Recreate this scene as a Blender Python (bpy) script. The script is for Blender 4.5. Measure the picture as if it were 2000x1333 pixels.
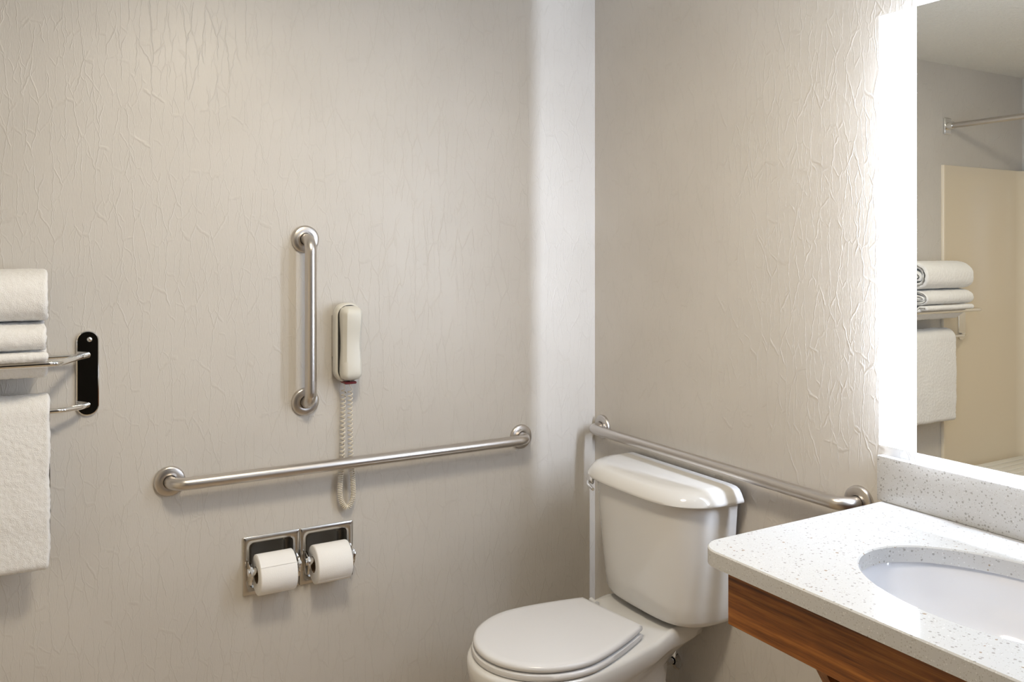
import bpy, bmesh, math, random
import numpy as np
from mathutils import Vector, Matrix, noise as mnoise

random.seed(7)
PI = math.pi
for o in list(bpy.data.objects):
    bpy.data.objects.remove(o)
scene = bpy.context.scene
COL = scene.collection

# ------------------------------------------------------------------ camera
# world: room corner at the origin, wall_back is y = 0, wall_right is x = 0
F_PX, HORIZON, YAW = 1670.6, 492.35, math.radians(30.387)
cam_d = bpy.data.cameras.new('camera')
cam_d.sensor_fit = 'HORIZONTAL'
cam_d.sensor_width = 36.0
cam_d.lens = F_PX / 2000.0 * 36.0
cam_d.shift_y = -(666.5 - HORIZON) / 2000.0
cam_d.clip_start = 0.02
cam = bpy.data.objects.new('camera', cam_d)
COL.objects.link(cam)
cam.location = (-1.7219, -2.3765, 1.46)
cam.rotation_euler = (PI / 2, 0, -YAW)
scene.camera = cam

# ------------------------------------------------------------------ world, light levels, exposure
world = bpy.data.worlds.new('world')
scene.world = world
world.use_nodes = True
world.node_tree.nodes['Background'].inputs[0].default_value = (0.9, 0.85, 0.8, 1)
world.node_tree.nodes['Background'].inputs[1].default_value = 0.05
CEIL_L = 66.0
CEIL_COL = (1.0, 0.875, 0.68)
CEIL_POS = (-1.14, -1.2)
LED_W = 13.5                        # watts of each upright LED strip behind the mirror
LED_COL = (0.74, 0.83, 1.0)
BAND_L = 34.0                       # frosted light bands of the mirror
scene.view_settings.view_transform = 'Standard'
scene.view_settings.look = 'None'
scene.view_settings.gamma = 1.0
scene.view_settings.use_curve_mapping = False
scene.view_settings.exposure = 0.0

# ------------------------------------------------------------------ room measures
CEIL = 2.32
XC = -2.69          # left wall (shower)
YD = -2.85          # wall behind the camera
ZT = 0.895          # worktop
MIRX = -0.045       # mirror glass front

# ------------------------------------------------------------------ helpers
def world_loc(o):
    v = Vector((0, 0, 0))
    while o is not None:
        v += o.location
        o = o.parent
    return v

def thing(name, label, cat, loc, group=None):
    o = bpy.data.objects.new(name, None)
    o.empty_display_size = 0.05
    COL.objects.link(o)
    o.location = loc
    o['label'] = label
    o['category'] = cat
    if group:
        o['group'] = group
    return o

def tag(o, label, cat, group=None):
    o['label'] = label
    o['category'] = cat
    if group:
        o['group'] = group
    return o

def obj(name, bm, mat, parent=None, sharp=35, label=None):
    bmesh.ops.remove_doubles(bm, verts=bm.verts, dist=1e-6)
    bmesh.ops.recalc_face_normals(bm, faces=bm.faces)
    off = world_loc(parent) if parent else Vector((0, 0, 0))
    if off.length:
        bmesh.ops.translate(bm, verts=bm.verts, vec=-off)
    me = bpy.data.meshes.new(name)
    bm.to_mesh(me)
    bm.free()
    me.materials.append(mat)
    if sharp is not None:
        me.shade_smooth()
        me.set_sharp_from_angle(angle=math.radians(sharp))
    o = bpy.data.objects.new(name, me)
    COL.objects.link(o)
    if parent:
        o.parent = parent
    if label:
        o['label'] = label
    return o

def mesh_np(name, verts, faces, mat, parent=None):
    off = np.array(world_loc(parent)) if parent else np.zeros(3)
    me = bpy.data.meshes.new(name)
    me.from_pydata((verts - off).tolist(), [], faces)
    me.materials.append(mat)
    me.shade_smooth()
    o = bpy.data.objects.new(name, me)
    COL.objects.link(o)
    if parent:
        o.parent = parent
    return o

def box(bm, lo, hi, bevel=0.0, seg=2):
    vs = [bm.verts.new((x, y, z)) for x in (lo[0], hi[0]) for y in (lo[1], hi[1]) for z in (lo[2], hi[2])]
    idx = [(0, 1, 3, 2), (4, 6, 7, 5), (0, 4, 5, 1), (2, 3, 7, 6), (0, 2, 6, 4), (1, 5, 7, 3)]
    fs = [bm.faces.new([vs[i] for i in f]) for f in idx]
    if bevel:
        es = set()
        for f in fs:
            es.update(f.edges)
        bmesh.ops.bevel(bm, geom=list(es), offset=bevel, segments=seg, profile=0.5, affect='EDGES')

def bbox(lo, hi, bevel=0.0, seg=2):
    bm = bmesh.new()
    box(bm, lo, hi, bevel, seg)
    return bm

def loft(bm, rings, cap0=True, cap1=True, closed=True):
    vr = [[bm.verts.new(p) for p in r] for r in rings]
    n = len(rings[0])
    for a, b in zip(vr[:-1], vr[1:]):
        for i in range(n if closed else n - 1):
            j = (i + 1) % n
            bm.faces.new((a[i], a[j], b[j], b[i]))
    if cap0:
        bm.faces.new(vr[0])
    if cap1:
        bm.faces.new(vr[-1][::-1])
    return vr

def tube(bm, pts, r, n=14, caps=True, closed=False):
    pts = [Vector(p) for p in pts]
    m = len(pts)
    tans = []
    for i in range(m):
        if closed:
            t = pts[(i + 1) % m] - pts[i - 1]
        else:
            t = pts[min(i + 1, m - 1)] - pts[max(i - 1, 0)]
        tans.append(t.normalized())
    t0 = tans[0]
    up = Vector((0, 0, 1)) if abs(t0.z) < 0.9 else Vector((1, 0, 0))
    u = (up - t0 * up.dot(t0)).normalized()
    rings = []
    for i in range(m):
        t = tans[i]
        u = (u - t * u.dot(t)).normalized()
        v = t.cross(u)
        rr = r(i / (m - 1)) if callable(r) else r
        rings.append([pts[i] + (u * math.cos(a) + v * math.sin(a)) * rr for a in (2 * PI * k / n for k in range(n))])
    if closed:
        rings.append(rings[0])
    loft(bm, rings, caps and not closed, caps and not closed)

def lathe(bm, prof, origin, axis, n=40, sx=1.0):
    """prof: list of (radius, height along axis)"""
    a = Vector(axis).normalized()
    up = Vector((0, 0, 1)) if abs(a.z) < 0.9 else Vector((1, 0, 0))
    u = (up - a * up.dot(a)).normalized()
    v = a.cross(u)
    o = Vector(origin)
    rings = []
    for r, h in prof:
        r = max(r, 1e-4)
        rings.append([o + a * h + (u * math.cos(t) + v * math.sin(t) * sx) * r for t in (2 * PI * k / n for k in range(n))])
    loft(bm, rings, prof[0][0] < 1e-3, prof[-1][0] < 1e-3)

def fillet(pts, rad, seg=10):
    """round the inner corners of a polyline"""
    pts = [Vector(p) for p in pts]
    out = [pts[0]]
    for i in range(1, len(pts) - 1):
        p, a, b = pts[i], pts[i - 1], pts[i + 1]
        da, db = (a - p).normalized(), (b - p).normalized()
        ang = da.angle(db)
        d = min(rad / math.tan(ang / 2), (a - p).length * .98, (b - p).length * .98)
        p0, p1 = p + da * d, p + db * d
        for k in range(seg + 1):
            t = k / seg
            # circular-ish blend: rational quadratic
            w = math.sin(ang / 2)
            bb = (1 - t) ** 2 + 2 * w * t * (1 - t) + t * t
            out.append((p0 * (1 - t) ** 2 + p * (2 * w * t * (1 - t)) + p1 * t * t) / bb)
    out.append(pts[-1])
    return out

def densify(pts, step):
    out = []
    for a, b in zip(pts[:-1], pts[1:]):
        n = max(1, int((b - a).length / step))
        for k in range(n):
            out.append(a.lerp(b, k / n))
    out.append(pts[-1])
    return out

def rrect(w, h, r, n=6):
    """rounded rectangle outline, centred, counter-clockwise"""
    pts = []
    for cx, cy, a0 in ((w / 2 - r, h / 2 - r, 0), (-w / 2 + r, h / 2 - r, PI / 2), (-w / 2 + r, -h / 2 + r, PI), (w / 2 - r, -h / 2 + r, 1.5 * PI)):
        for k in range(n + 1):
            a = a0 + PI / 2 * k / n
            pts.append((cx + r * math.cos(a), cy + r * math.sin(a)))
    return pts

# ------------------------------------------------------------------ materials
def new_mat(name):
    m = bpy.data.materials.new(name)
    m.use_nodes = True
    nt = m.node_tree
    return m, nt, nt.nodes['Principled BSDF']

def N(nt, t, **kw):
    n = nt.nodes.new(t)
    for k, v in kw.items():
        setattr(n, k, v)
    return n

def setin(n, **kw):
    for k, v in kw.items():
        n.inputs[k.replace('_', ' ')].default_value = v

def simple(name, col, rough=0.5, metal=0.0, coat=0.0, spec=None):
    m, nt, b = new_mat(name)
    b.inputs['Base Color'].default_value = (*col, 1)
    b.inputs['Roughness'].default_value = rough
    b.inputs['Metallic'].default_value = metal
    b.inputs['Coat Weight'].default_value = coat
    b.inputs['Coat Roughness'].default_value = 0.05
    if spec is not None:
        b.inputs['Specular IOR Level'].default_value = spec
    return m

def math_node(nt, op, a, b=None, c=None, clamp=False):
    n = N(nt, 'ShaderNodeMath', operation=op, use_clamp=clamp)
    for i, v in enumerate((a, b, c)):
        if v is None:
            continue
        if isinstance(v, (int, float)):
            n.inputs[i].default_value = v
        else:
            nt.links.new(v, n.inputs[i])
    return n.outputs[0]

def smooth(nt, v, lo, hi, a=0.0, b=1.0):
    n = N(nt, 'ShaderNodeMapRange', interpolation_type='SMOOTHSTEP')
    n.inputs[1].default_value = lo
    n.inputs[2].default_value = hi
    n.inputs[3].default_value = a
    n.inputs[4].default_value = b
    nt.links.new(v, n.inputs[0])
    return n.outputs[0]

def scaled(nt, vec, s, off=(0, 0, 0)):
    n = N(nt, 'ShaderNodeMapping')
    n.inputs['Scale'].default_value = s
    n.inputs['Location'].default_value = off
    nt.links.new(vec, n.inputs['Vector'])
    return n.outputs[0]

def noise(nt, vec, scale, detail=2.0, rough=0.5):
    n = N(nt, 'ShaderNodeTexNoise')
    n.inputs['Scale'].default_value = scale
    n.inputs['Detail'].default_value = detail
    n.inputs['Roughness'].default_value = rough
    nt.links.new(vec, n.inputs['Vector'])
    return n

def make_wallpaper():
    m, nt, b = new_mat('pearly crackle wallpaper')
    geo = N(nt, 'ShaderNodeNewGeometry')
    sep = N(nt, 'ShaderNodeSeparateXYZ')
    nt.links.new(geo.outputs['Position'], sep.inputs[0])
    u = math_node(nt, 'ADD', sep.outputs[0], sep.outputs[1])
    comb = N(nt, 'ShaderNodeCombineXYZ')
    nt.links.new(u, comb.inputs[0])
    nt.links.new(sep.outputs[2], comb.inputs[1])
    uv = comb.outputs[0]
    # wobble
    wn = noise(nt, uv, 38.0, 2.0)
    wsub = N(nt, 'ShaderNodeVectorMath', operation='SUBTRACT')
    nt.links.new(wn.outputs['Color'], wsub.inputs[0])
    wsub.inputs[1].default_value = (.5, .5, .5)
    wsc = N(nt, 'ShaderNodeVectorMath', operation='MULTIPLY')
    nt.links.new(wsub.outputs[0], wsc.inputs[0])
    wsc.inputs[1].default_value = (.013, .02, 0)
    wadd = N(nt, 'ShaderNodeVectorMath', operation='ADD')
    nt.links.new(uv, wadd.inputs[0])
    nt.links.new(wsc.outputs[0], wadd.inputs[1])
    heights = []
    for (su, sv, wid, amp, off) in ((30, 6.0, .045, 1.0, (0, 0, 0)), (52, 11, .06, .6, (3.3, 1.7, 0))):
        v = N(nt, 'ShaderNodeTexVoronoi', voronoi_dimensions='2D', feature='DISTANCE_TO_EDGE')
        v.inputs['Scale'].default_value = 1.0
        v.inputs['Randomness'].default_value = 1.0
        nt.links.new(scaled(nt, wadd.outputs[0], (su, sv, 1), off), v.inputs['Vector'])
        line = smooth(nt, v.outputs['Distance'], 0.0, wid, 1.0, 0.0)
        msk = smooth(nt, noise(nt, scaled(nt, uv, (1, .5, 1), off), 21.0, 1.0).outputs[0], .40, .50)
        heights.append(math_node(nt, 'MULTIPLY', math_node(nt, 'MULTIPLY', line, msk), amp))
    weave = noise(nt, scaled(nt, uv, (1, .16, 1)), 420.0, 2.0).outputs[0]
    h = math_node(nt, 'ADD', math_node(nt, 'MAXIMUM', heights[0], heights[1]), math_node(nt, 'MULTIPLY', weave, .5))
    bump = N(nt, 'ShaderNodeBump')
    bump.inputs['Strength'].default_value = 0.5
    bump.inputs['Distance'].default_value = 0.0010
    nt.links.new(h, bump.inputs['Height'])
    nt.links.new(bump.outputs[0], b.inputs['Normal'])
    big = noise(nt, uv, 3.0, 3.0).outputs[0]
    mix = N(nt, 'ShaderNodeMix', data_type='RGBA')
    mix.inputs[6].default_value = (.595, .563, .518, 1)
    mix.inputs[7].default_value = (.625, .594, .550, 1)
    nt.links.new(smooth(nt, big, .3, .7), mix.inputs[0])
    vein_shade = N(nt, 'ShaderNodeMix', data_type='RGBA', blend_type='MULTIPLY')      # relief shading of the raised veins, put into the colour
    nt.links.new(math_node(nt, 'MAXIMUM', heights[0], heights[1]), vein_shade.inputs[0])
    nt.links.new(mix.outputs[2], vein_shade.inputs[6])
    vein_shade.inputs[7].default_value = (.962, .957, .952, 1)
    nt.links.new(vein_shade.outputs[2], b.inputs['Base Color'])
    b.inputs['Roughness'].default_value = 0.38
    b.inputs['Specular IOR Level'].default_value = 0.55
    return m

def make_ceiling():
    m, nt, b = new_mat('textured ceiling paint')
    geo = N(nt, 'ShaderNodeNewGeometry')
    n = noise(nt, geo.outputs['Position'], 60.0, 3.0).outputs[0]
    bump = N(nt, 'ShaderNodeBump')
    bump.inputs['Strength'].default_value = .5
    bump.inputs['Distance'].default_value = .004
    nt.links.new(smooth(nt, n, .45, .6), bump.inputs['Height'])
    nt.links.new(bump.outputs[0], b.inputs['Normal'])
    b.inputs['Base Color'].default_value = (.84, .83, .78, 1)
    b.inputs['Roughness'].default_value = .85
    return m

def make_quartz():
    m, nt, b = new_mat('white speckled quartz')
    geo = N(nt, 'ShaderNodeNewGeometry')
    p = geo.outputs['Position']
    base = (.53, .525, .515, 1)
    cur = None
    for (sc, thr, col, off) in ((150, .66, (.30, .285, .265, 1), 0.0), (310, .62, (.40, .375, .345, 1), 3.1), (120, .95, (.30, .22, .14, 1), 7.7), (260, .80, (.66, .655, .64, 1), 5.0)):
        v = N(nt, 'ShaderNodeTexVoronoi', feature='F1')
        v.inputs['Scale'].default_value = sc
        nt.links.new(scaled(nt, p, (1, 1, 1), (off, off, off)), v.inputs['Vector'])
        sepc = N(nt, 'ShaderNodeSeparateColor')
        nt.links.new(v.outputs['Color'], sepc.inputs[0])
        pick = math_node(nt, 'GREATER_THAN', sepc.outputs[0], thr)
        # the speck's size varies from cell to cell
        rad = math_node(nt, 'MULTIPLY_ADD', sepc.outputs[1], .28, .10)
        inside = math_node(nt, 'LESS_THAN', v.outputs['Distance'], rad)
        fac = math_node(nt, 'MULTIPLY', math_node(nt, 'MULTIPLY', pick, inside), .85)
        mix = N(nt, 'ShaderNodeMix', data_type='RGBA')
        nt.links.new(fac, mix.inputs[0])
        if cur is None:
            mix.inputs[6].default_value = base
        else:
            nt.links.new(cur, mix.inputs[6])
        mix.inputs[7].default_value = col
        cur = mix.outputs[2]
    nt.links.new(cur, b.inputs['Base Color'])
    b.inputs['Roughness'].default_value = .07
    b.inputs['Specular IOR Level'].default_value = .5
    return m

def make_wood(name='reddish brown wood veneer', along=(1, .05, 1)):
    m, nt, b = new_mat(name)
    geo = N(nt, 'ShaderNodeNewGeometry')
    p = geo.outputs['Position']
    g1 = noise(nt, scaled(nt, p, along), 80.0, 5.0, .65).outputs[0]
    g2 = noise(nt, scaled(nt, p, (along[0], along[1] * .5, along[2]), (4, 2, 1)), 230.0, 3.0, .65).outputs[0]
    mixv = math_node(nt, 'ADD', math_node(nt, 'MULTIPLY', g1, .62), math_node(nt, 'MULTIPLY', g2, .38))
    ramp = N(nt, 'ShaderNodeValToRGB')
    e = ramp.color_ramp.elements
    e[0].position = .34
    e[0].color = (.075, .022, .006, 1)
    e[1].position = .66
    e[1].color = (.40, .150, .030, 1)
    mid = e.new(.5)
    mid.color = (.22, .072, .013, 1)
    nt.links.new(mixv, ramp.inputs[0])
    nt.links.new(ramp.outputs[0], b.inputs['Base Color'])
    b.inputs['Roughness'].default_value = .38
    bump = N(nt, 'ShaderNodeBump')
    bump.inputs['Strength'].default_value = .12
    bump.inputs['Distance'].default_value = .0006
    nt.links.new(g2, bump.inputs['Height'])
    nt.links.new(bump.outputs[0], b.inputs['Normal'])
    return m

def make_terry():
    m, nt, b = new_mat('white terry cloth')
    geo = N(nt, 'ShaderNodeNewGeometry')
    n = noise(nt, geo.outputs['Position'], 520.0, 3.0, .7).outputs[0]
    n2 = noise(nt, geo.outputs['Position'], 130.0, 2.0, .6).outputs[0]
    bump = N(nt, 'ShaderNodeBump')
    bump.inputs['Strength'].default_value = .8
    bump.inputs['Distance'].default_value = .0022
    nt.links.new(math_node(nt, 'ADD', n, math_node(nt, 'MULTIPLY', n2, .6)), bump.inputs['Height'])
    nt.links.new(bump.outputs[0], b.inputs['Normal'])
    b.inputs['Base Color'].default_value = (.93, .92, .90, 1)
    b.inputs['Roughness'].default_value = .95
    b.inputs['Sheen Weight'].default_value = .3
    b.inputs['Specular IOR Level'].default_value = .1
    return m

def make_brushed(name, col, rough, scl):
    m, nt, b = new_mat(name)
    geo = N(nt, 'ShaderNodeNewGeometry')
    n = noise(nt, scaled(nt, geo.outputs['Position'], scl), 300.0, 2.0).outputs[0]
    b.inputs['Base Color'].default_value = (*col, 1)
    b.inputs['Metallic'].default_value = 1.0
    b.inputs['Roughness'].default_value = rough
    return m

def make_paper():
    m, nt, b = new_mat('toilet tissue')
    geo = N(nt, 'ShaderNodeNewGeometry')
    n = noise(nt, geo.outputs['Position'], 400.0, 2.0, .6).outputs[0]
    bump = N(nt, 'ShaderNodeBump')
    bump.inputs['Strength'].default_value = .35
    bump.inputs['Distance'].default_value = .0008
    nt.links.new(n, bump.inputs['Height'])
    nt.links.new(bump.outputs[0], b.inputs['Normal'])
    b.inputs['Base Color'].default_value = (.93, .92, .90, 1)
    b.inputs['Roughness'].default_value = .95
    return m

def make_emit(name, col, strength):
    m, nt, b = new_mat(name)
    b.inputs['Base Color'].default_value = (.85, .86, .88, 1)
    b.inputs['Roughness'].default_value = .35
    b.inputs['Emission Color'].default_value = (*col, 1)
    b.inputs['Emission Strength'].default_value = strength
    return m

def make_tile():
    m, nt, b = new_mat('beige floor tile')
    geo = N(nt, 'ShaderNodeNewGeometry')
    n = noise(nt, geo.outputs['Position'], 6.0, 5.0, .6).outputs[0]
    mix = N(nt, 'ShaderNodeMix', data_type='RGBA')
    mix.inputs[6].default_value = (.42, .32, .21, 1)
    mix.inputs[7].default_value = (.54, .43, .31, 1)
    nt.links.new(n, mix.inputs[0])
    nt.links.new(mix.outputs[2], b.inputs['Base Color'])
    b.inputs['Roughness'].default_value = .35
    return m

M_WALL = make_wallpaper()
M_CEIL = make_ceiling()
M_TILE = make_tile()
M_GROUT = simple('floor grout', (.30, .27, .23), .9)
M_QUARTZ = make_quartz()
M_WOOD = make_wood()
M_WOODV = make_wood('reddish brown wood veneer upright', (1, 1, .05))
M_TERRY = make_terry()
M_STEEL = make_brushed('brushed steel', (.60, .565, .53), .31, (.6, .6, .6))
M_PLATE = make_brushed('satin steel plate', (.55, .53, .50), .22, (.05, 1, 1))
M_CHROME = simple('polished chrome', (.80, .79, .77), .06, 1.0)
M_PORC = simple('white glazed vitreous china', (.74, .73, .71), .10, 0.0, .35)
M_SEAT = simple('white seat plastic', (.74, .735, .74), .22)
M_SINK = simple('white glazed sink', (.72, .72, .745), .08, 0, .3)
M_PHONE = simple('ivory phone plastic', (.68, .665, .605), .36)
M_DARK = simple('dark gap', (.015, .014, .013), .6)
M_RED = simple('dark red plastic', (.14, .012, .014), .3)
M_CORD = simple('ivory cord', (.74, .68, .57), .45)
M_PAPER = make_paper()
M_CORE = simple('brown cardboard', (.28, .19, .11), .9)
M_MIRROR = simple('silvered glass', (.90, .915, .90), .0, 1.0)
M_BAND = make_emit('lit frosted glass', (.69, .81, 1.0), BAND_L)
M_LAMP = make_emit('lit lamp diffuser', CEIL_COL, CEIL_L)
M_LAMPBASE = simple('white lamp metal', (.8, .8, .78), .4)
M_CHASSIS = simple('white mirror housing', (.75, .75, .76), .6)
M_SURR = simple('cream acrylic surround', (.80, .71, .56), .13)
M_BENCH = simple('off white bench plastic', (.78, .76, .70), .4)
M_HALL = simple('hall darkness colour', (.05, .045, .04), .8)  # near-black colour stands in for the shade of the unlit hall
M_DARKWOOD = simple('dark door casing', (.10, .05, .025), .4)
M_BRAID = simple('grey braided hose', (.30, .30, .31), .35, .8)

# ------------------------------------------------------------------ setting
def struct(name, bm, mat, sharp=None):
    o = obj(name, bm, mat, None, sharp)
    o['kind'] = 'structure'
    return o

def slab_with_hole(x0, x1, z0, z1, hx0, hx1, hz0, hz1, y0, y1):
    bm = bmesh.new()
    xs, zs = (x0, hx0, hx1, x1), (z0, hz0, hz1, z1)
    V = {}
    for j, y in enumerate((y0, y1)):
        for a in range(4):
            for c in range(4):
                V[j, a, c] = bm.verts.new((xs[a], y, zs[c]))
    for j in range(2):
        for a in range(3):
            for c in range(3):
                if a == 1 and c == 1:
                    continue
                bm.faces.new((V[j, a, c], V[j, a + 1, c], V[j, a + 1, c + 1], V[j, a, c + 1]))
    ringo = [(a, 0) for a in range(4)] + [(3, c) for c in range(1, 4)] + [(a, 3) for a in (2, 1, 0)] + [(0, c) for c in (2, 1)]
    for (a, c), (a2, c2) in zip(ringo, ringo[1:] + ringo[:1]):
        bm.faces.new((V[0, a, c], V[0, a2, c2], V[1, a2, c2], V[1, a, c]))
    ringi = [(1, 1), (2, 1), (2, 2), (1, 2)]
    for (a, c), (a2, c2) in zip(ringi, ringi[1:] + ringi[:1]):
        bm.faces.new((V[0, a, c], V[1, a, c], V[1, a2, c2], V[0, a2, c2]))
    return bm

TX0, TX1, TZ0, TZ1 = -1.178, -0.865, 0.5235, 0.682        # toilet paper holder frame
struct('wall_back', slab_with_hole(XC - .12, .12, 0, CEIL, TX0 + .012, TX1 - .012, TZ0 + .012, TZ1 - .012, 0, .12), M_WALL)
struct('wall_right', bbox((0, YD - .12, 0), (.12, 0, CEIL)), M_WALL)
struct('wall_left', bbox((XC - .12, YD - .12, 0), (XC, 0, CEIL)), M_WALL)
# doorway behind the camera; the unlit hall's darkness is put into its wall colour
DX0, DX1, DH = -1.80, -.88, 2.05
bm = bmesh.new()
box(bm, (XC, YD - .12, 0), (DX0, YD, CEIL))
box(bm, (DX1, YD - .12, 0), (0, YD, CEIL))
box(bm, (DX0, YD - .12, DH), (DX1, YD, CEIL))
struct('wall_front', bm, M_WALL)
bm = bmesh.new()
box(bm, (DX0 - .07, YD, 0), (DX0, YD + .012, DH + .07), .003, 1)
box(bm, (DX1, YD, 0), (DX1 + .07, YD + .012, DH + .07), .003, 1)
box(bm, (DX0 + .0005, YD, DH), (DX1 - .0005, YD + .012, DH + .07), .003, 1)
struct('trim_1', bm, M_DARKWOOD)
bm = bmesh.new()
box(bm, (XC - .12, YD - 2.2, 0), (.12, YD - 2.1, CEIL))
box(bm, (XC - .12, YD - 2.1, 0), (XC, YD - .12, CEIL))
box(bm, (0, YD - 2.1, 0), (.12, YD - .12, CEIL))
struct('wall_hall', bm, M_HALL)
struct('wall_partition', bbox((XC, -1.74, 0), (-2.03, -1.62, CEIL)), M_WALL)
struct('ceiling', bbox((XC - .12, YD - 2.2, CEIL), (.12, .12, CEIL + .1)), M_CEIL)
fl = struct('floor', bbox((XC - .12, YD - 2.2, -.12), (.12, .12, -.006)), M_GROUT)
# floor tiles, each a piece of the floor
tile_me = None
T = .305
nx, ny = int(math.ceil(-XC / T)), int(math.ceil(-YD / T))
for i in range(nx):
    for j in range(ny):
        xa, ya = -i * T, -j * T
        xb, yb = max(xa - T, XC), max(ya - T, YD)
        full = (xa - xb > T - 1e-6) and (ya - yb > T - 1e-6)
        if full and tile_me:
            t = bpy.data.objects.new('tile', tile_me)
            COL.objects.link(t)
            t.parent = fl
            t.location = (xa, ya, 0)
            continue
        bm = bmesh.new()
        box(bm, (xb - xa + .0015, yb - ya + .0015, -.006), (-.0015, -.0015, 0), .001, 1)
        t = obj('tile', bm, M_TILE, None, 35)
        t.parent = fl
        t.location = (xa, ya, 0)
        if full:
            tile_me = t.data

# ------------------------------------------------------------------ lighted mirror
MY0, MY1, MZ0, MZ1 = -1.141, -1.995, 1.029, 1.987
BW = .0915
mir = thing('lighted_mirror', 'tall wall mirror with glowing frosted side bands above the white vanity top', 'mirror', (0, (MY0 + MY1) / 2, MZ0))
obj('mirror_glass', bbox((MIRX, MY1 + BW, MZ0), (MIRX + .005, MY0 - BW, MZ1)), M_MIRROR, mir, None)
for a, b_ in ((MY0 - BW, MY0), (MY1, MY1 + BW)):
    bnd = obj('light_band', bbox((MIRX, a, MZ0), (MIRX + .005, b_, MZ1)), M_BAND, mir, None, 'glowing white frosted glass band')
    bnd.data.materials.append(M_CHASSIS)                   # unlit back and rims, added to hold the glow off the wall
    for p in bnd.data.polygons:
        p.material_index = 0 if p.normal.x < -.5 else 1
CY0, CY1, CZ0, CZ1 = MY0 - .174, MY1 + .174, MZ0 + .05, MZ1 - .02
obj('housing', bbox((MIRX + .0052, CY1, CZ0), (-.0005, CY0, CZ1), .001, 1), M_CHASSIS, mir)
def led(loc, rot, sx, sy, watts):
    l = bpy.data.lights.new('led_strip', 'AREA')
    l.shape = 'RECTANGLE'
    l.size, l.size_y = sx, sy
    l.energy = watts
    l.color = LED_COL
    o = bpy.data.objects.new('led_strip', l)
    COL.objects.link(o)
    o.parent = mir
    o.location = Vector(loc) - mir.location
    o.rotation_euler = rot
LX = -.0100
zm = (CZ0 + CZ1) / 2
ym = (CY0 + CY1) / 2
led((LX, CY0 + .002, zm), (PI / 2, 0, 0), .008, CZ1 - CZ0, LED_W)             # faces +y
led((LX, CY1 - .002, zm), (PI / 2, 0, PI), .007, CZ1 - CZ0, LED_W)             # faces -y
led((LX, ym, CZ0 - .002), (0, 0, 0), .007, CY0 - CY1, LED_W * .1)             # faces down
led((LX, ym, CZ1 + .002), (PI, 0, 0), .007, CY0 - CY1, LED_W * .25)             # faces up

# ------------------------------------------------------------------ vanity top, sink, base
YL, YR, XF = -1.128, -2.06, -.578
TH = .031
SC = (-.306, -1.568)
SA, SB = .1745, .2455

def offset_loop(loop, d):
    n = len(loop)
    out = []
    for i in range(n):
        a, p, b = loop[i - 1], loop[i], loop[(i + 1) % n]
        tx, ty = b[0] - a[0], b[1] - a[1]
        L = math.hypot(tx, ty) or 1
        out.append((p[0] - ty / L * d, p[1] + tx / L * d))   # left of travel
    return out

R1 = .055
outer = [(-.0005, YR), (-.0005, YL)]
outer = []
outer += [(-.0008, YR + (YL - YR) * k / 10) for k in range(11)]
outer += [(-.0008 + (XF + R1) * k / 8, YL) for k in range(1, 8)]
for k in range(13):
    a = PI / 2 + PI / 2 * k / 12
    outer.append((XF + R1 + R1 * math.cos(a), YL - R1 + R1 * math.sin(a)))
outer += [(XF, YL - R1 + (YR - YL + R1) * k / 12) for k in range(1, 13)]
outer += [(XF * (1 - k / 8) - .0008 * k / 8, YR) for k in range(1, 8)]
hole = [(SC[0] + SA * math.cos(2 * PI * k / 72), SC[1] + SB * math.sin(2 * PI * k / 72)) for k in range(72)]
top = thing('countertop', 'white speckled quartz vanity worktop with backsplash and oval sink cutout', 'worktop', (-.29, (YL + YR) / 2, ZT - TH))
bm = bmesh.new()
E1 = .0025
def ring3(loop, z):
    return [bm.verts.new((x, y, z)) for x, y in loop]
def strip(a, b):
    n = len(a)
    for i in range(n):
        bm.faces.new((a[i], a[(i + 1) % n], b[(i + 1) % n], b[i]))
def inside_off(loop, d, hole_=False):
    a = offset_loop(loop, d)
    def area(l):
        return sum(l[i - 1][0] * l[i][1] - l[i][0] * l[i - 1][1] for i in range(len(l))) / 2
    grew = abs(area(a)) > abs(area(loop))
    if grew != hole_:
        a = offset_loop(loop, -d)
    return a
o_top = inside_off(outer, E1)
h_top = inside_off(hole, E1, True)
o1, o2, o3 = ring3(o_top, ZT), ring3(outer, ZT - E1), ring3(outer, ZT - TH)
h1, h2, h3 = ring3(h_top, ZT), ring3(hole, ZT - E1), ring3(hole, ZT - TH)
strip(o1, o2); strip(o2, o3); strip(h1, h2); strip(h2, h3)
for a, b_ in ((o1, h1), (o3, h3)):
    es = []
    for l in (a, b_):
        for i in range(len(l)):
            e = bm.edges.get((l[i - 1], l[i]))
            es.append(e)
    bmesh.ops.triangle_fill(bm, edges=es, use_beauty=True)
obj('slab', bm, M_QUARTZ, top, 40)
obj('backsplash', bbox((-.0205, YR, ZT + .0003), (-.0008, -1.1165, .9975), .0022, 2), M_QUARTZ, top, 40)

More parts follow.
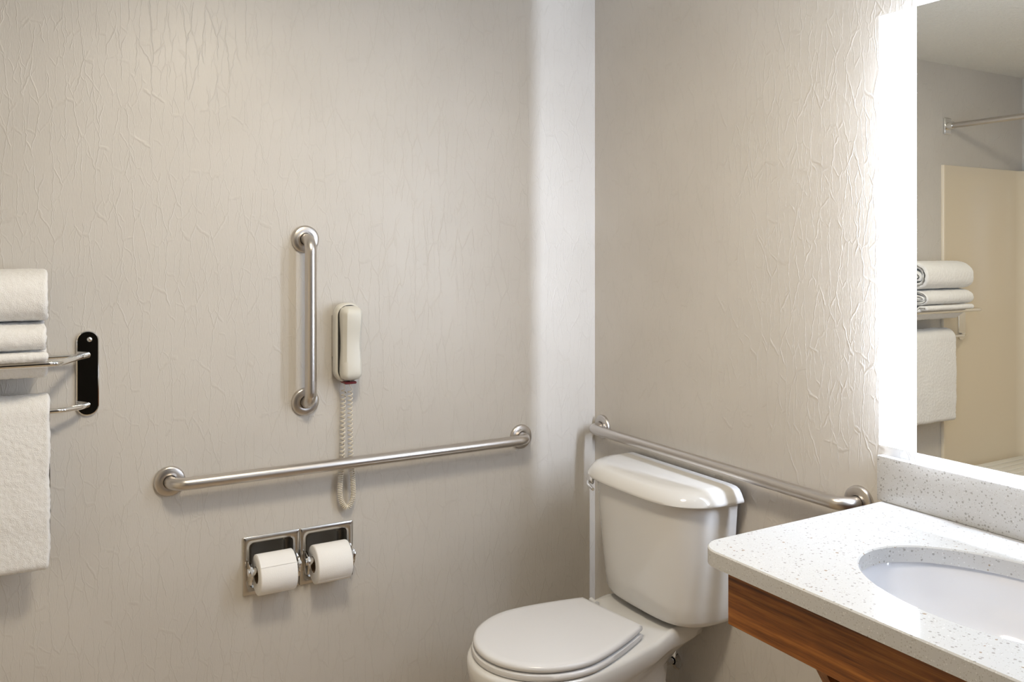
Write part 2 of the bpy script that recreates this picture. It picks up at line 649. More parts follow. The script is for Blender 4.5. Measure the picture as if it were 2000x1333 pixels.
sink = thing('sink_basin', 'white oval undermount sink basin below the speckled vanity top', 'sink', (SC[0], SC[1], ZT - TH - .15))
bm = bmesh.new()
def ell(k, z):
    return [(SC[0] + (SA + k) * math.cos(2 * PI * i / 72), SC[1] + (SB + k) * math.sin(2 * PI * i / 72), z) for i in range(72)]
def ells(f, z, d=0.0):
    return [(SC[0] + d + SA * f * math.cos(2 * PI * i / 72), SC[1] + SB * f * math.sin(2 * PI * i / 72), z) for i in range(72)]
zr = ZT - TH - .0005
rings = [ell(.03, zr - .012), ell(.03, zr), ell(.006, zr), ell(.004, zr - .004)]
for f, dz in ((1.0, .02), (.97, .05), (.90, .085), (.76, .115), (.55, .135), (.30, .145), (.1, .148)):
    rings.append(ells(f, zr - dz))
rings += [ells(.1, zr - .16), ells(.57, zr - .148), ells(.80, zr - .127), ells(.95, zr - .095), ells(1.03, zr - .055), ell(.016, zr - .02), ell(.02, zr - .012)]
loft(bm, rings, False, False)
n0 = 72
bm.verts.ensure_lookup_table()
a = [bm.verts[i] for i in range(72)]
b_ = [bm.verts[len(bm.verts) - 72 + i] for i in range(72)]
for i in range(72):
    bm.faces.new((b_[i], b_[(i + 1) % 72], a[(i + 1) % 72], a[i]))
obj('basin', bm, M_SINK, sink, 50)
bm = bmesh.new()
lathe(bm, [(0, -.1445), (.012, -.1445), (.02, -.1462), (.0238, -.149), (.0238, -.16), (0, -.16)], (SC[0], SC[1], zr), (0, 0, 1), 32)
obj('drain', bm, M_CHROME, sink)

van = thing('vanity', 'reddish brown wood vanity apron and sloping knee panel under the worktop', 'vanity', (-.29, -1.6, .35))
ZA0, ZA1 = .7585, ZT - TH - .0006
obj('apron', bbox((-.556, -2.055, ZA0), (-.536, -1.192, ZA1), .0012, 1), M_WOOD, van)
obj('end_board', bbox((-.5355, -1.212, ZA0 + .004), (-.0008, -1.192, ZA1), .001, 1), M_WOODV, van)
# sloping gables and the panel between them
def gable(y0, y1):
    bm = bmesh.new()
    prof = [(-.540, ZA0 - .0006), (-.508, ZA0 - .0006), (-.47, .69), (-.0008, .69), (-.0008, .25), (-.22, .25)]
    ra = [(x, y0, z) for x, z in prof]
    rb = [(x, y1, z) for x, z in prof]
    loft(bm, [ra, rb])
    return bm
obj('gable', gable(-1.398, -1.376), M_WOODV, van, 30)
obj('gable', gable(-1.782, -1.760), M_WOODV, van, 30)
bm = bmesh.new()
pp = [(-.505, ZA0 - .0006), (-.487, ZA0 - .0006), (-.187, .26), (-.207, .26)]
loft(bm, [[(x, -1.7595, z) for x, z in pp], [(x, -1.3985, z) for x, z in pp]])
obj('knee_panel', bm, M_WOODV, van, 30)

# ------------------------------------------------------------------ grab bars
def grab_bar(label, p0, p1, nrm, stand=.055, r=.016):
    p0, p1, nrm = Vector(p0), Vector(p1), Vector(nrm)
    t = thing('grab_bar', label, 'grab bar', p0, 'brushed steel grab bars')
    path = densify(fillet([p0 + nrm * .001, p0 + nrm * stand, p1 + nrm * stand, p1 + nrm * .001], .036, 12), .04)
    bm = bmesh.new()
    tube(bm, path, r, 24)
    obj('tube', bm, M_STEEL, t, 60)
    for p in (p0, p1):
        bm = bmesh.new()
        lathe(bm, [(.0172, .0005), (.0172, .0118), (.0180, .0125), (.0260, .0118), (.0340, .0105), (.0372, .0090), (.0386, .0065), (.0392, .003), (.0392, .0003)], p, nrm, 48)
        f = obj('flange', bm, M_STEEL, t, 50)
        bm = bmesh.new()
        lathe(bm, [(.0171, .0004), (.0171, .009), (.0162, .009), (.0162, .0004)], p, nrm, 40)
        obj('gap_ring', bm, M_DARK, f, 50)
    return t
grab_bar('long horizontal steel grab bar above the toilet paper holder', (-1.364, 0, .8625), (-.297, 0, .8625), (0, -1, 0))
grab_bar('short upright steel grab bar left of the wall phone', (-1.0055, 0, 1.038), (-1.0055, 0, 1.4955), (0, -1, 0))
grab_bar('horizontal steel grab bar on the wall behind the toilet tank', (0, -.0475, .8715), (0, -1.056, .8715), (-1, 0, 0))

# ------------------------------------------------------------------ wall phone
PXC = -.892
ph = thing('wall_phone', 'ivory corded wall phone with coiled cord beside the upright grab bar', 'phone', (PXC, 0, 1.09))
obj('wall_plate', bbox((PXC - .037, -.013, 1.160), (PXC + .037, -.0003, 1.279), .0015, 1), M_PLATE, ph)
def stadium_rings(w, h, zc, ys_scales, n=10, r=None):
    out = []
    for y, ins in ys_scales:
        rr = (r or w / 2 * .96) - ins * .6
        out.append([(PXC + px, y, zc + pz) for px, pz in rrect(w - 2 * ins, h - 2 * ins, max(rr, .004), n)])
    return out
bm = bmesh.new()
loft(bm, stadium_rings(.078, .226, 1.202, [(-.0135, .004), (-.016, .001), (-.02, 0), (-.036, 0), (-.043, .002), (-.046, .006), (-.0465, .012)], 10, .034))
obj('cradle', bm, M_PHONE, ph, 50)
bm = bmesh.new()
hs = []
z0h, z1h = 1.0965, 1.3065
NZ = 40
for k in range(NZ + 1):
    s = k / NZ
    z = z0h + (z1h - z0h) * s
    e = min(s, 1 - s) * (z1h - z0h)
    er = .022
    f = 1.0 if e > er else math.sqrt(max(0.0, 1 - ((er - e) / er) ** 2))
    waist = .5 - .5 * math.cos(2 * PI * min(1, max(0, (s - .12) / .76)))       # 0 at the ends, 1 in the middle
    w = (.060 - .006 * waist) * (.42 + .58 * f)
    yb = -.0475
    yf = -.0475 - (.037 - .006 * waist + .003 * (s > .5) * (1 - waist)) * (.35 + .65 * f)
    # chamfered section: back wide, front narrower
    fw = w * .62
    d = yf - yb
    sec = [(-w / 2, yb), (-w / 2, yb + d * .55), (-w / 2 + .002, yb + d * .68), (-fw / 2 - .0015, yb + d * .97), (-fw / 2 + .003, yf), (fw / 2 - .003, yf), (fw / 2 + .0015, yb + d * .97), (w / 2 - .002, yb + d * .68), (w / 2, yb + d * .55), (w / 2, yb)]
    hs.append([(PXC + .001 + x, y, z) for x, y in sec])
loft(bm, hs)
obj('handset', bm, M_PHONE, ph, 40)
bm = bmesh.new()
gr = stadium_rings(.066, .214, 1.202, [(-.0464, 0), (-.0474, 0)], 10, .030)
loft(bm, gr)
obj('shadow_gap', bm, M_DARK, ph, 40)
obj('red_tab', bbox((PXC - .018, -.066, 1.0865), (PXC + .016, -.022, 1.0935), .002, 1), M_RED, ph, 40, 'dark red tab')
# the cord: straight leads, then a coil that hangs in a loop behind the grab bar
def bez(p, n):
    """Catmull-Rom through the points"""
    p = [Vector(q) for q in p]
    p = [p[0] * 2 - p[1]] + p + [p[-1] * 2 - p[-2]]
    out = []
    for i in range(1, len(p) - 2):
        for k in range(n):
            t = k / n
            a, b, c, d = p[i - 1], p[i], p[i + 1], p[i + 2]
            out.append(.5 * ((2 * b) + (c - a) * t + (2 * a - 5 * b + 4 * c - d) * t * t + (3 * b - a - 3 * c + d) * t ** 3))
    out.append(p[-2])
    return out
axis = bez([(PXC - .006, -.020, 1.066), (PXC - .008, -.017, 1.0), (PXC - .009, -.016, .93), (PXC - .0105, -.016, .86), (PXC - .016, -.017, .80),
            (PXC - .015, -.019, .752), (PXC + .003, -.021, .7265), (PXC + .019, -.024, .752), (PXC + .019, -.025, .80), (PXC + .0135, -.026, .86),
            (PXC + .011, -.026, .93), (PXC + .0095, -.028, 1.0), (PXC + .007, -.036, 1.066)], 40)
L = [0.0]
for a, b_ in zip(axis[:-1], axis[1:]):
    L.append(L[-1] + (b_ - a).length)
tot = L[-1]
cr, wr = .0062, .0018
La = np.array(L)
Ax = np.array([list(v) for v in axis])
# stretched coils above, tight coils in the loop
ss = np.linspace(0, tot, 4000)
zz = np.interp(ss, La, Ax[:, 2])
pit = .0050 + .0075 * np.clip((zz - .80) / .10, 0, 1)
ph_acc = np.concatenate([[0], np.cumsum(2 * PI / pit[:-1] * np.diff(ss))])
coil = []
prevu = None
nk = int(ph_acc[-1] / (2 * PI) * 12)
for k in range(nk + 1):
    a = ph_acc[-1] * k / nk
    s = float(np.interp(a, ph_acc, ss))
    p = Vector([float(np.interp(s, La, Ax[:, c])) for c in range(3)])
    q = Vector([float(np.interp(min(tot, s + .004), La, Ax[:, c])) for c in range(3)])
    q0 = Vector([float(np.interp(max(0, s - .004), La, Ax[:, c])) for c in range(3)])
    t = (q - q0).normalized()
    u = Vector((0, -1, 0)) if prevu is None else prevu
    u = (u - t * u.dot(t)).normalized()
    prevu = u
    v = t.cross(u)
    coil.append(p + (u * math.cos(a) + v * math.sin(a)) * cr)
lead0 = [Vector((PXC - .010, -.030, 1.092)), Vector((PXC - .008, -.028, 1.08))]
lead1 = [Vector((PXC + .004, -.040, 1.08)), Vector((PXC + .000, -.056, 1.098))]
bm = bmesh.new()
tube(bm, lead0 + coil + lead1, wr, 6)
obj('coiled_cord', bm, M_CORD, ph, 80)

# ------------------------------------------------------------------ double toilet paper holder and rolls
tp = thing('toilet_paper_holder', 'recessed double steel toilet paper holder below the long grab bar', 'paper holder', ((TX0 + TX1) / 2, 0, TZ0))
PW = (TX1 - TX0) / 2
PH_ = TZ1 - TZ0
zc = (TZ0 + TZ1) / 2
centres = (TX0 + PW / 2, TX1 - PW / 2)
RZ, RY = .597, -.036
for c in centres:
    def rr(w, h, r, y, dz=0.0):
        return [(c + a, y, zc + b + dz) for a, b in rrect(w, h, r, 5)]
    bm = bmesh.new()
    loft(bm, [rr(PW - .0012, PH_, .003, -.0003), rr(PW - .0012, PH_, .003, -.0038), rr(PW - .004, PH_ - .003, .0035, -.0052), rr(PW - .028, PH_ - .028, .012, -.0052), rr(PW - .036, PH_ - .036, .012, -.002)], False, False)
    fr = obj('frame', bm, M_PLATE, tp, 40)
    bm = bmesh.new()
    loft(bm, [rr(PW - .036, PH_ - .036, .012, -.002), rr(PW - .038, PH_ - .038, .014, .03), rr(PW - .060, PH_ - .055, .02, .052), rr(PW - .085, PH_ - .085, .02, .058)], False, True)
    obj('recess', bm, M_PLATE, tp, 50)
    for sgn in (-1, 1):
        x = c + sgn * (PW / 2 - .0135)
        bm = bmesh.new()
        prof = [(-.0056, RZ + .022), (-.020, RZ + .024), (RY - .010, RZ + .016), (RY - .017, RZ + .004), (RY - .017, RZ - .012), (RY - .010, RZ - .018), (RY - .004, RZ - .034), (-.022, RZ - .040), (-.0056, RZ - .030)]
        loft(bm, [[(x - .003, y, z) for y, z in prof], [(x + .003, y, z) for y, z in prof]])
        bmesh.ops.bevel(bm, geom=list(bm.edges), offset=.0012, segments=2, affect='EDGES')
        ar = obj('arm', bm, M_CHROME, tp, 40)
        bm = bmesh.new()
        lathe(bm, [(0, -.005), (.008, -.0045), (.010, -.003), (.010, .003), (.008, .0045), (0, .005)], (x + sgn * .004, RY, RZ), (1, 0, 0), 24)
        obj('end_cap', bm, M_CHROME, ar, 40)
    bm = bmesh.new()
    tube(bm, [(c - PW / 2 + .017, RY, RZ), (c + PW / 2 - .017, RY, RZ)], .0105, 20)
    obj('spindle', bm, M_CHROME, tp, 40)
roll_lab = ('white toilet paper roll with a loose sheet edge, left half of the holder', 'white toilet paper roll in the right half of the double holder')
for i, c in enumerate(centres):
    RR = (.0535, .0525)[i]
    half = .0500
    cz = RZ - .0105
    t = thing('toilet_paper_roll', roll_lab[i], 'toilet roll', (c, RY, cz - RR), 'toilet paper rolls')
    bm = bmesh.new()
    lathe(bm, [(.0225, -half), (RR - .004, -half), (RR - .001, -half + .0012), (RR, -half + .004), (RR, half - .004), (RR - .001, half - .0012), (RR - .004, half), (.0225, half), (.0225, -half)], (c, RY, cz), (1, 0, 0), 64)
    obj('paper', bm, M_PAPER, t, 50)
    bm = bmesh.new()
    lathe(bm, [(.0212, -half + .0004), (.0224, -half + .0004), (.0224, half - .0004), (.0212, half - .0004), (.0212, -half + .0004)], (c, RY, cz), (1, 0, 0), 40)
    obj('core', bm, M_CORE, t, 50)
    bm = bmesh.new()
    a0, a1 = ((.20 * PI, 1.15 * PI), (1.10 * PI, 1.75 * PI))[i]
    ra = []
    for k in range(25):
        a = a0 + (a1 - a0) * k / 24
        # angle from the front horizontal, rising
        ra.append((a, RR + .0006 + (.0012 if k == 0 else 0)))
    rings = []
    for a, r_ in ra:
        cy_, cz_ = RY - r_ * math.cos(a), cz + r_ * math.sin(a)
        cy2, cz2 = RY - (r_ - .0006) * math.cos(a), cz + (r_ - .0006) * math.sin(a)
        rings.append([(c - half + .002, cy_, cz_), (c + half - .002, cy_, cz_), (c + half - .002, cy2, cz2), (c - half + .002, cy2, cz2)])
    loft(bm, rings)
    obj('loose_sheet', bm, M_PAPER, t, 40)

# ------------------------------------------------------------------ toilet
TY = -.446
ROT = .12
def axis_y(x):
    lid_axis = -.4029 + x * math.sin(ROT)
    k = min(1, max(0, (x + .30) / .22))
    k = k * k * (3 - 2 * k)
    return lid_axis + (-.449 - lid_axis) * k
def egg(xf, xb, x0, w, wb, z, tp=2.0, bend=True, nf=40, ns=14):
    cy = 0.0
    pts = []
    for k in range(ns):                                   # right side, from the back forward
        s = 1 - k / ns
        pts.append((x0 + (xb - x0) * s, cy - (w + (wb - w) * s ** tp), z))
    for k in range(nf + 1):
        th = -PI / 2 + PI * k / nf
        pts.append((x0 - (x0 - xf) * math.cos(th), cy + w * math.sin(th), z))
    for k in range(1, ns + 1):
        s = k / ns
        pts.append((x0 + (xb - x0) * s, cy + (w + (wb - w) * s ** tp), z))
    out = []
    for x, y, zz in pts:
        if bend:
            c, s = math.cos(ROT), math.sin(ROT)
            k = min(1, max(0, (x + .42) / .3))
            k = k * k * (3 - 2 * k)
            out.append((x - y * s * (1 - k), axis_y(x) + y * c, zz))
        else:
            c, s = math.cos(ROT), math.sin(ROT)
            out.append((x * c - y * s, -.4029 + x * s + y * c, zz))
    return out
toi = thing('toilet', 'white two-piece toilet with closed round lid in the room corner', 'toilet', (-.35, TY, 0))
bm = bmesh.new()
loft(bm, [egg(-.560, -.095, -.42, .122, .108, .0005), egg(-.562, -.095, -.42, .122, .108, .012), egg(-.556, -.10, -.42, .112, .10, .05), egg(-.556, -.11, -.43, .112, .086, .12),
          egg(-.585, -.12, -.44, .126, .072, .19), egg(-.632, -.125, -.46, .148, .066, .25), egg(-.676, -.12, -.49, .168, .068, .30), egg(-.696, -.10, -.495, .177, .078, .332), egg(-.705, -.05, -.495, .183, .105, .352),
          egg(-.710, -.034, -.495, .187, .112, .363), egg(-.712, -.03, -.495, .189, .114, .382), egg(-.712, -.03, -.495, .189, .114, .400), egg(-.708, -.034, -.495, .185, .111, .4075), egg(-.699, -.042, -.495, .177, .104, .410)])
for v in bm.verts:                                         # the rear deck rises towards the tank
    if v.co.z > .345:
        k = min(1, max(0, (v.co.x + .235) / .08))
        v.co.z += .020 * k * k * (3 - 2 * k)
obj('bowl', bm, M_PORC, toi, 60)
SE = dict(tp=1.45, bend=False)
bm = bmesh.new()
loft(bm, [egg(-.695, -.272, -.495, .180, .124, .4108, **SE), egg(-.701, -.268, -.495, .185, .127, .413, **SE), egg(-.703, -.266, -.495, .187, .128, .419, **SE), egg(-.701, -.268, -.495, .185, .127, .4265, **SE), egg(-.691, -.275, -.495, .176, .120, .429, **SE)])
obj('seat', bm, M_SEAT, toi, 60)
bm = bmesh.new()
loft(bm, [egg(-.689, -.264, -.495, .175, .116, .4305, **SE), egg(-.695, -.260, -.495, .181, .120, .4325, **SE), egg(-.698, -.2586, -.495, .184, .1215, .4370, **SE), egg(-.696, -.260, -.495, .182, .120, .4450, **SE), egg(-.689, -.264, -.495, .175, .116, .4476, **SE), egg(-.672, -.273, -.495, .161, .105, .4480, **SE), egg(-.56, -.34, -.495, .08, .06, .4473, **SE)])
obj('lid', bm, M_SEAT, toi, 60)
HY = -.4345
for s in (-1, 1):
    bm = bmesh.new()
    tube(bm, [(-.256 + s * .012, HY + s * .090, .4310), (-.256 + s * .015, HY + s * .122, .4310)], .0070, 16)
    hg = obj('hinge', bm, M_SEAT, toi, 40)
    bm = bmesh.new()
    lathe(bm, [(.0115, 0), (.0115, .016), (.009, .021), (0, .022)], (-.250 + s * .012, HY + s * .104, .4102), (0, 0, 1), 24)
    obj('hinge_post', bm, M_SEAT, hg, 40)
TKY = -.449
def dee(hw, dep, z, xb=-.020, n=3.5, m=48):
    pts = []
    for k in range(m + 1):
        th = -PI / 2 + PI * k / m
        c, s = math.cos(th), math.sin(th)
        pts.append((xb - dep * abs(c) ** (2 / n), TKY + hw * math.copysign(abs(s) ** (2 / n), s), z))
    return pts
def dee3(hw, dep, z, **kw):
    return dee(hw, dep, z, **kw)
bm = bmesh.new()
loft(bm, [dee(.170, .130, .4365), dee(.190, .150, .4385), dee(.202, .162, .446), dee(.208, .168, .460), dee(.212, .172, .50), dee(.223, .182, .62), dee(.236, .193, .7825)])
obj('tank', bm, M_PORC, toi, 45)
bm = bmesh.new()
loft(bm, [dee(.240, .198, .7828), dee(.256, .214, .7832), dee(.2595, .2175, .787), dee(.2585, .2165, .793), dee(.251, .208, .8065), dee(.243, .199, .8175), dee(.232, .187, .8228), dee(.212, .166, .8252)])
obj('tank_lid', bm, M_PORC, toi, 55)
bm = bmesh.new()
lathe(bm, [(.009, 0), (.009, .006), (.007, .009), (0, .0095)], (-.181, TKY + .209, .757), (-.5, .86, 0), 24)
tube(bm, [(-.186, TKY + .217, .757), (-.193, TKY + .218, .756), (-.206, TKY + .200, .752), (-.2165, TKY + .160, .748)], .0045, 12)
obj('flush_lever', bm, M_CHROME, toi, 40)
for s in (-1, 1):
    bm = bmesh.new()
    tube(bm, [(-.11, TKY + s * .07, .4295), (-.11, TKY + s * .07, .4368)], .012, 16)
    obj('tank_bolt', bm, M_DARK, toi, 40)
bm = bmesh.new()
tube(bm, [(-.11, TKY, .4295), (-.11, TKY, .4368)], .045, 32)
obj('tank_gasket', bm, M_DARK, toi, 40)

# water stop valve behind the pedestal
sv = thing('stop_valve', 'small chrome water stop valve on the wall behind the toilet pedestal', 'valve', (0, -.36, .20))
VY = -.410
bm = bmesh.new()
lathe(bm, [(.012, .0004), (.028, .0004), (.028, .002), (.022, .007), (.012, .010)], (0, VY, .235), (-1, 0, 0), 32)
obj('escutcheon', bm, M_CHROME, sv, 40)
bm = bmesh.new()
tube(bm, [(-.0004, VY, .235), (-.07, VY, .235)], .0085, 16)
tube(bm, [(-.055, VY, .235), (-.055, VY, .268)], .0075, 16)
obj('valve_body', bm, M_CHROME, sv, 40)
bm = bmesh.new()
lathe(bm, [(0, 0), (.012, 0), (.019, .003), (.019, .010), (.012, .014), (0, .014)], (-.070, VY, .235), (-1, 0, 0), 28, 1.5)
obj('handle', bm, M_CHROME, sv, 40)
bm = bmesh.new()
tube(bm, bez([(-.055, VY, .266), (-.056, VY + .005, .31), (-.07, VY + .10, .36), (-.085, TKY + .15, .40), (-.085, TKY + .15, .4363)], 10), .005, 10)
obj('supply_hose', bm, M_BRAID, sv, 60)

# ------------------------------------------------------------------ shower (seen in the mirror)
SX = -2.031
SZ = 1.857
sur = thing('shower_surround', 'cream acrylic shower wall surround reflected in the mirror', 'shower wall', (XC, -.8, .02))
bm = bmesh.new()
prof = [(SX, -.0003), (SX, -.0075), (SX - .003, -.0115), (SX - .012, -.0125), (SX - .020, -.009)]
prof += [(XC + .075 , -.009)]
for k in range(1, 9):
    a = PI / 2 * k / 8
    prof.append((XC + .075 - .066 * math.sin(a), -.009 - .066 * (1 - math.cos(a))))
prof += [(XC + .009, -.10), (XC + .0005, -.10), (XC + .0005, -.0003)]
loft(bm, [[(x, y, .03) for x, y in prof], [(x, y, SZ) for x, y in prof]])
obj('end_panel', bm, M_SURR, sur, 40)
obj('back_panel', bbox((XC + .0005, -1.5, .03), (XC + .009, -.1002, SZ), .001, 1), M_SURR, sur, 40)
obj('end_panel', bbox((XC + .0005, -1.619, .03), (SX, -1.5002, SZ), .004, 2), M_SURR, sur, 40)
bm = bmesh.new()
box(bm, (XC + .0005, -1.619, .0005), (SX + .02, -.0005, .029), .006, 2)
tag(obj('shower_pan', bm, M_SURR, None, 40), 'low cream shower base on the floor below the surround', 'shower base')
rod = thing('shower_rod', 'chrome shower curtain rod reflected high in the mirror', 'curtain rod', (-2.07, 0, 2.036))
bm = bmesh.new()
tube(bm, [(-2.07, -.012, 2.036), (-2.07, -1.608, 2.036)], .0127, 20)
obj('tube', bm, M_STEEL, rod, 40)
for y, sgn in ((0, -1), (-1.62, 1)):
    bm = bmesh.new()
    lo, hi = sorted((y + sgn * .0004, y + sgn * .011))
    box(bm, (-2.07 - .024, lo, 2.036 - .038), (-2.07 + .024, hi, 2.036 + .038), .004, 3)
    fl_ = obj('flange', bm, M_CHROME, rod, 40)
    bm = bmesh.new()
    lathe(bm, [(.0185, .010), (.0185, .034), (.0165, .037), (.0128, .037)], (-2.07, y, 2.036), (0, sgn, 0), 28)
    obj('socket', bm, M_CHROME, fl_, 40)
# fold-down bench of slats
be = thing('shower_bench', 'off-white slatted fold-down shower bench reflected at the bottom of the mirror', 'bench', (XC, -.2, .43))
bx0, bx1 = XC + .028, -2.20
ns = 9
for k in range(ns):
    y0 = -.030 - k * .046
    obj('slat', bbox((bx0 + .002, y0 - .040, .452), (bx1, y0, .466), .004, 2), M_BENCH, be, 40)
for x in (bx0 + .06, bx1 - .06):
    obj('rail', bbox((x - .012, -.43, .430), (x + .012, -.036, .4515), .003, 1), M_STEEL, be, 40)
obj('hinge_bar', bbox((XC + .0095, -.43, .425), (bx0 + .016, -.105, .4515), .003, 1), M_STEEL, be, 40)
for y in (-.06, -.38):
    bm = bmesh.new()
    tube(bm, [(bx1 - .05, y, .43), (bx1 - .05, y, .029)], .012, 14)
    obj('leg', bm, M_STEEL, be, 40)

# ------------------------------------------------------------------ towel rack
RX0, RX1 = -1.556, -2.166
ZU, ZL = 1.2035, 1.0795
FY, LY = -.150, -.060
rk = thing('towel_rack', 'polished chrome towel rack with shelf rails and lower bar on the wall', 'towel rack', ((RX0 + RX1) / 2, 0, ZL))
for x, yoff in ((RX0, 0), (RX1, -.0095)):
    bm = bmesh.new()
    def pr(ins, y):
        return [(x + a, y + yoff, 1.158 + b) for a, b in rrect(.052 - 2 * ins, .212 - 2 * ins, .0258 - ins, 10)]
    loft(bm, [pr(0, -.0004), pr(0, -.006), pr(.001, -.0075), pr(.003, -.008)])
    obj('wall_plate', bm, M_CHROME, rk, 10)
sgn = 1
def u_rail(fy, z, ins, r, name, x_in=.0):
    a = (RX0 + x_in, -.0078, z)
    b_ = (RX1 - x_in, -.0175, z)
    path = [a, (RX0 + x_in - ins * .25, -.035, z), (RX0 + x_in - ins, fy, z), (RX1 - x_in + ins, fy, z), (RX1 - x_in + ins * .25, -.04, z), b_]
    bm = bmesh.new()
    tube(bm, densify(fillet(path, .035, 8), .03), r, 16)
    return obj(name, bm, M_CHROME, rk, 60)
u_rail(FY, ZU, .070, .0075, 'front_rail')
bm = bmesh.new()
tube(bm, [(RX0 - .012, -.034, ZU + .002), (RX1 + .012, -.034, ZU + .002)], .0048, 14)
obj('rear_rail', bm, M_CHROME, rk, 60)
u_rail(LY, ZL, .062, .0065, 'towel_bar')
for x, yo in ((RX0, -.008), (RX1, -.0175)):
    bm = bmesh.new()
    lathe(bm, [(0, 0), (.006, 0), (.006, .002), (.0045, .0035), (0, .004)], (x + .004, yo, 1.242), (0, -1, 0), 20)
    obj('screw', bm, M_CHROME, rk, 40)

# ------------------------------------------------------------------ towels
def cloth_strip(path, thick, x0, x1, nx, seed, amp=.0012, big=.004, taper_end=True):
    """thick sheet: path is a list of (y, z); swept along x; returns verts, quads"""
    P = np.array(path, float)
    d = np.gradient(P, axis=0)
    d /= np.linalg.norm(d, axis=1)[:, None]
    nrm = np.c_[-d[:, 1], d[:, 0]]
    # closed section: one side out, rounded end, back on the other side, rounded end
    h = thick / 2
    A = P + nrm * h
    B = (P - nrm * h)[::-1]
    cap1 = [P[-1] + (nrm[-1] * math.cos(a) + d[-1] * math.sin(a)) * h for a in np.linspace(0, PI, 9)[1:-1]]
    cap0 = [P[0] + (-nrm[0] * math.cos(a) - d[0] * math.sin(a)) * h for a in np.linspace(0, PI, 9)[1:-1]]
    S = np.vstack([A, np.array(cap1), B, np.array(cap0)])
    m = len(S)
    cen = np.vstack([P, np.repeat(P[-1:], 7, 0), P[::-1], np.repeat(P[:1], 7, 0)])
    xs = np.linspace(x0, x1, nx)
    # extra rows that round off the two selvedges
    edge = [(.0, .15), (.0006, .5), (.002, .8), (.005, .95)]
    rows = [(x0 + np.sign(x1 - x0) * a, f) for a, f in edge] + [(x, 1.0) for x in xs[2:-2]] + [(x1 - np.sign(x1 - x0) * a, f) for a, f in edge[::-1]]
    V = np.zeros((len(rows), m, 3))
    for i, (x, f) in enumerate(rows):
        sec = cen + (S - cen) * f
        V[i, :, 0] = x
        V[i, :, 1:] = sec
    out = V.reshape(-1, 3)
    res = out.copy()
    sdv = Vector((seed * 3.1, seed * 1.7, seed * .9))
    dirs = np.zeros_like(V)
    dirs[:, :, 1:] = (S - cen)[None] / (np.linalg.norm(S - cen, axis=1)[None, :, None] + 1e-9)
    dirs = dirs.reshape(-1, 3)
    for k in range(len(out)):
        p = Vector(out[k]) + sdv
        a = mnoise.noise(p * 240) * amp + mnoise.noise(p * 110) * amp * .9 + mnoise.noise(p * 14) * big
        res[k] += dirs[k] * a
        res[k, 0] += mnoise.noise(p * 90 + Vector((9, 9, 9))) * amp * 1.2 + mnoise.noise(Vector((5, p.y * 22, p.z * 22))) * .0035
        res[k, 2] += mnoise.noise(Vector((p.x * 7, p.y * 4, seed))) * big * .7
    R_ = len(rows)
    F = []
    for i in range(R_ - 1):
        for j in range(m):
            j2 = (j + 1) % m
            F.append((i * m + j, i * m + j2, (i + 1) * m + j2, (i + 1) * m + j))
    F.append(tuple(range(m)))
    F.append(tuple(range((R_ - 1) * m, R_ * m))[::-1])
    return res, F

def stadium_spiral(cy, cz, hd, hh, t, turns, step=.0032, start=0.0):
    """flattened spiral path in y,z from the inside out; the outer layer ends at the back underside"""
    out = []
    n = int(900 * turns)
    for k in range(n + 1):
        a = 2 * PI * turns * k / n
        rev = turns - a / (2 * PI)            # layers still outside this point
        ins = rev * t + t / 2
        H_ = max(hh - ins, .0015)
        D_ = max(hd - ins, H_ + .004)
        th = start + a
        c, s = math.cos(th), math.sin(th)
        # stadium: superellipse with n = 3
        y = cy - math.copysign(abs(c) ** (2 / 2.6), c) * D_
        z = cz + math.copysign(abs(s) ** (2 / 2.6), s) * H_
        out.append((y, z))
    res = [out[0]]
    for q in out[1:]:
        if math.hypot(q[0] - res[-1][0], q[1] - res[-1][1]) >= step:
            res.append(q)
    return res

def fit_z(path, th, z0, z1):
    P = np.array(path)
    a, b = P[:, 1].min() - th / 2, P[:, 1].max() + th / 2
    k = ((z1 - z0) - th) / ((b - a) - th)
    P[:, 1] = z0 + th / 2 + (P[:, 1] - P[:, 1].min()) * k
    return [tuple(q) for q in P]

TWX0, TWX1 = -1.648, -1.982
NXT = 105
def towel(name, label, path, th, seed, group, x0=TWX0, x1=TWX1, **kw):
    v, f = cloth_strip(path, th, x0, x1, NXT, seed, **kw)
    o = mesh_np(name, v, f, M_TERRY)
    return tag(o, label, 'towel', group)
G = 'white folded towels on the rack'
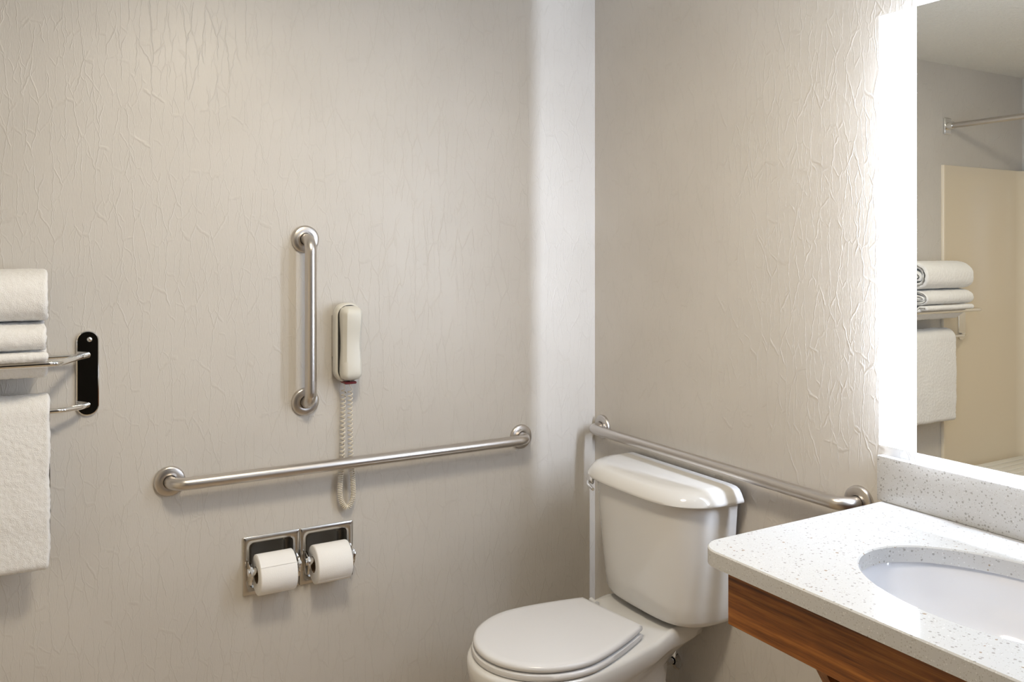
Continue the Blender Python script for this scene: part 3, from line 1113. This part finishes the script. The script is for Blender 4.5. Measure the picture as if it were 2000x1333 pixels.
# flat towel sagging over the rails
pts = []
for k in range(70):
    s = k / 69
    y = -.178 + .160 * s
    sag = .046 * math.sin(PI * min(1, max(0, (y + .150) / .116))) if y > -.15 else 0
    pts.append((y, 1.2235 - sag))
towel('folded_towel', 'thin flat white towel at the bottom of the stack, sagging over the chrome rails', pts, .020, 3, G, big=.001)
towel('folded_towel', 'thinner folded white towel in the middle of the stack on the rack', fit_z(stadium_spiral(-.098, 1.2665, .094, .0330, .0145, 2.05, start=-1.3 * PI), .0140, 1.2345, 1.301), .0140, 5, G, TWX0 - .004, TWX1, big=.0012)
towel('folded_towel', 'thick rolled-fold white towel on top of the stack on the rack', fit_z(stadium_spiral(-.100, 1.3575, .098, .0575, .0260, 2.05, start=-1.3 * PI), .0250, 1.302, 1.421), .0250, 9, G, TWX0, TWX1 + .002, big=.0015)
# hanging towel
hp = []
for k in range(110):
    hp.append((-.090 - .004 * math.sin(k / 109 * PI), .733 + (ZL - .010 - .733) * k / 110))
for k in range(26):
    a = PI * k / 25
    hp.append((LY - .030 * math.cos(a), ZL - .004 + .0300 * math.sin(a)))
for k in range(1, 96):
    hp.append((-.030, ZL - .006 - (ZL - .006 - .790) * k / 95))
towel('hanging_towel', 'white terry towel hanging over the lower bar of the chrome rack', hp, .036, 14, None, TWX0 + .006, TWX1 + .004, big=.003)

# ------------------------------------------------------------------ ceiling lamp
lamp = thing('ceiling_light', 'round white flush ceiling light above the middle of the bathroom', 'ceiling light', (CEIL_POS[0], CEIL_POS[1], CEIL))
bm = bmesh.new()
lathe(bm, [(.02, .0005), (.19, .0005), (.19, .03), (.172, .034), (.17, .02), (.02, .02), (.02, .0005)], (CEIL_POS[0], CEIL_POS[1], CEIL), (0, 0, -1), 48)
obj('pan', bm, M_LAMPBASE, lamp, 40)
bm = bmesh.new()
lathe(bm, [(0, .021), (.169, .021), (.169, .034), (.15, .048), (.10, .060), (.05, .0655), (0, .067)], (CEIL_POS[0], CEIL_POS[1], CEIL), (0, 0, -1), 48)
obj('diffuser', bm, M_LAMP, lamp, 40)
